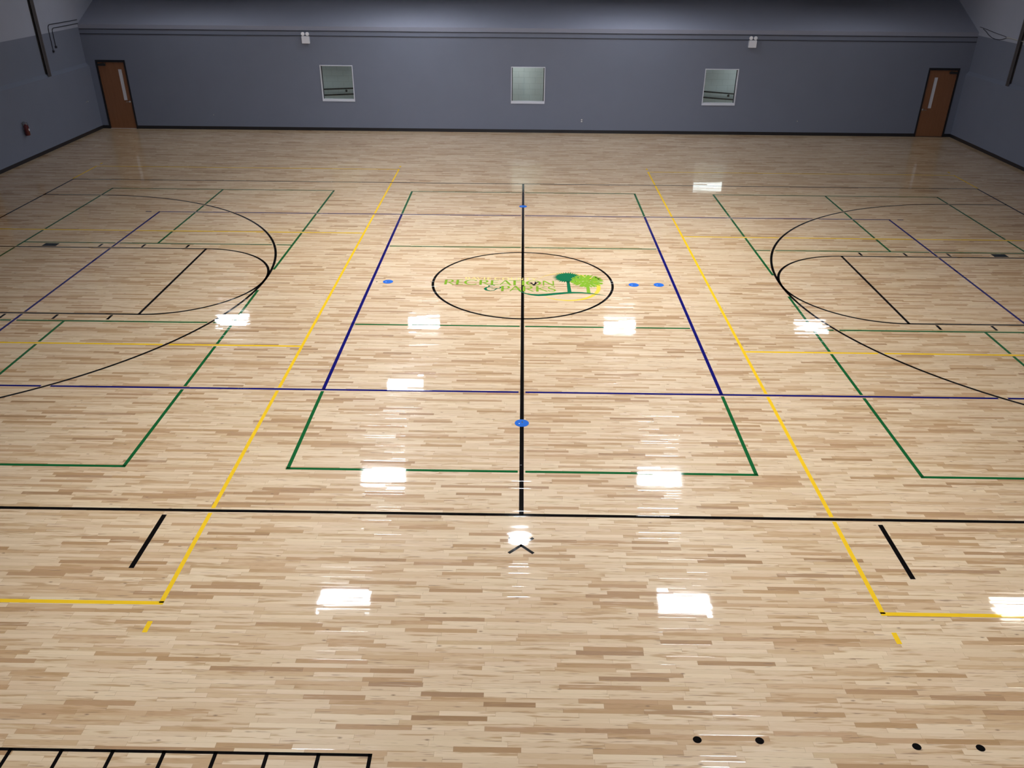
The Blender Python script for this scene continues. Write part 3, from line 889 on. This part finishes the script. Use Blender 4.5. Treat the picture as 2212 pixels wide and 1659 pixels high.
XS = list(zip('DAVIECOUNTY', (1004, 1016, 1029, 1044, 1052, 1068, 1085, 1103, 1118, 1134, 1148), (1014, 1029, 1042, 1048, 1061, 1081, 1100, 1114, 1131, 1146, 1160)))
for word, lab in ((XS[:5], 'small pale yellow lettering on top, first word'), (XS[5:], 'small pale yellow lettering on top, second word')):
    b = bm_new(); g = Glyphs(b, LZ, .085, .045)
    for ch, a, c in word: g.draw(ch, px(a), .46, px(c)-px(a), .40)
    tag(make('lettering', b, 'logo_pale', parent=logo, flat_up=True), lab)
# ampersand
b = bm_new()
x0, x1, y0, y1 = px(1049), px(1083), -1.56, -.50
A = lambda u, v: (x0+u*(x1-x0), y0+v*(y1-y0))
pts = [(.62, .90), (.45, 1.0), (.27, .92), (.22, .78), (.38, .66), (.50, .64)]
ribbon(b, [A(*p) for p in pts], [.09, .07, .09, .10, .08, .08], LZ)
pts = [(.30, .70), (.10, .55), (.02, .36), (.12, .14), (.34, .02), (.58, .10), (.72, .34), (.78, .46)]
ribbon(b, [A(*p) for p in pts], [.08, .14, .20, .18, .10, .08, .10, .07], LZ)
pts = [(.42, .40), (.60, .44), (.78, .38), (.95, .48), (1.0, .64), (.92, .70)]
ribbon(b, [A(*p) for p in pts], [.07, .075, .075, .09, .09, .10], LZ)
tag(make('ampersand', b, 'logo_dark', parent=logo, flat_up=True), 'dark green curled ampersand')
# ring
b = bm_new()
def arc_pts(a0, a1, n, w0, w1, rx=2.12, ry=2.40, cx=2.86, cy=-.60):
    P, Wd = [], []
    for k in range(n+1):
        t = math.radians(a0+(a1-a0)*k/n); P.append((cx+rx*math.cos(t), cy+ry*math.sin(t)))
        Wd.append(w0+(w1-w0)*math.sin(PI*k/n)**.8)
    return P, Wd
P_, W_ = arc_pts(144, -132, 70, .03, .26)
ribbon(b, P_, [w*(0.55 if k < 30 else 1.0) if k < 26 else w for k, w in enumerate(W_)], LZ-.0004)
tag(make('ring', b, 'logo_yellow', parent=logo, flat_up=True), 'yellow ring behind the trees')
# dark tree
b = bm_new(); cx, cy, rr = 3.02, 1.02, .93
n = 34; pts = []
for k in range(n):
    t = 2*PI*k/n
    ro = rr*(1.0+.05*random.uniform(-1, 1)); ri = rr*.80
    for dt, q in ((-.5, ri), (-.2, ro*.98), (.02, ro*1.10), (.2, ro*.92)):
        pts.append((cx+q*math.cos(t+dt*2*PI/n), cy+1.02*q*math.sin(t+dt*2*PI/n)))
fan(b, pts, LZ)
fan(b, [(2.92, .3), (3.12, .3), (3.16, -1.66), (2.90, -1.66)], LZ)
tag(make('dark_tree', b, 'logo_dark', parent=logo, flat_up=True), 'dark green round tree with trunk')
# light tree made of leaves
def leaf(bm, x, y, ang, L, w, z, bend_=0.12):
    ca, sa = math.cos(ang), math.sin(ang); P = []
    for t, s in ((0, 0), (.25, .75), (.5, 1), (.75, .8), (1, 0), (.75, -.55), (.5, -.8), (.25, -.6)):
        u, v = t*L, s*w/2+bend_*L*math.sin(PI*t)*.5
        P.append((x+u*ca-v*sa, y+u*sa+v*ca))
    fan(bm, P, z)
b = bm_new(); cx, cy = 4.28, .40
for ring, (n, r0, L, w) in enumerate(((7, .02, .40, .26), (13, .24, .48, .30), (21, .50, .54, .28), (28, .80, .36, .19))):
    for k in range(n):
        t = 2*PI*(k+.5*(ring % 2)+random.uniform(-.12, .12))/n
        leaf(b, cx+r0*math.cos(t), cy+r0*1.03*math.sin(t), t+random.uniform(-.35, .35), L, w, LZ+.0003+.00002*k)
fan(b, [(4.18, .1), (4.38, .1), (4.38, -1.80), (4.14, -1.80)], LZ+.0002)
tag(make('light_tree', b, 'logo_lime', parent=logo, flat_up=True), 'lime green tree made of loose leaves')
# ground swoosh
b = bm_new()
sw_pts = [(-.28, -1.42), (-.05, -1.68), (.20, -1.92), (.55, -2.10), (1.0, -2.18), (1.5, -2.10), (2.1, -1.92), (2.7, -1.76), (3.2, -1.68), (3.8, -1.68), (4.4, -1.80), (4.9, -1.96), (5.35, -2.14)]
ribbon(b, sw_pts, [.04, .08, .14, .24, .32, .34, .33, .30, .27, .22, .15, .10, .03], LZ+.0004)
tag(make('ground_curve', b, 'logo_dark', parent=logo, flat_up=True), 'dark green ground curve under the trees')
# small dark sprout in the letter O
b = bm_new(); ox = px(1153)
ribbon(b, [(ox-.02, -.52), (ox-.03, -.35), (ox-.14, -.15), (ox-.26, .02)], [.06, .10, .12, .03], LZ+.0003)
ribbon(b, [(ox+.05, -.52), (ox+.06, -.30), (ox+.14, -.05), (ox+.10, .22)], [.05, .12, .13, .02], LZ+.0003)
ribbon(b, [(ox+.10, -.18), (ox+.24, .02), (ox+.38, .16)], [.10, .08, .02], LZ+.0003)
ribbon(b, [(ox-.10, -.2), (ox-.30, -.08), (ox-.36, 0)], [.07, .05, .02], LZ+.0003)
ribbon(b, [(ox-.14, -.14), (ox-.12, .08)], [.07, .02], LZ+.0003)
tag(make('sprout', b, 'logo_black', parent=logo, flat_up=True), 'small black sprout inside the letter O')

# ------------------------------------------------------------------ world, camera, colour
w = bpy.data.worlds.new('world'); SC.world = w; w.use_nodes = True
w.node_tree.nodes['Background'].inputs[0].default_value = (0.02, 0.022, 0.03, 1)
w.node_tree.nodes['Background'].inputs[1].default_value = 0.2

cam = bpy.data.cameras.new('camera'); co = bpy.data.objects.new('camera', cam); COL.objects.link(co)
co.location = V(-0.16136, -51.0107, 19.9545)
co.rotation_euler = (1.07466456, -0.00742916, 0.01358907)
cam.sensor_width = 36; cam.sensor_fit = 'HORIZONTAL'; cam.lens = 1771.2485/2212*36
cam.clip_start = 0.1; cam.clip_end = 200
SC.camera = co
SC.view_settings.view_transform = 'Standard'; SC.view_settings.look = 'None'
SC.view_settings.gamma = 1; SC.view_settings.exposure = 0.08
SC.view_settings.use_curve_mapping = False
SC.cycles.use_denoising = True
SC.cycles.max_bounces = 8; SC.cycles.diffuse_bounces = 5
SC.cycles.sample_clamp_indirect = 8.0
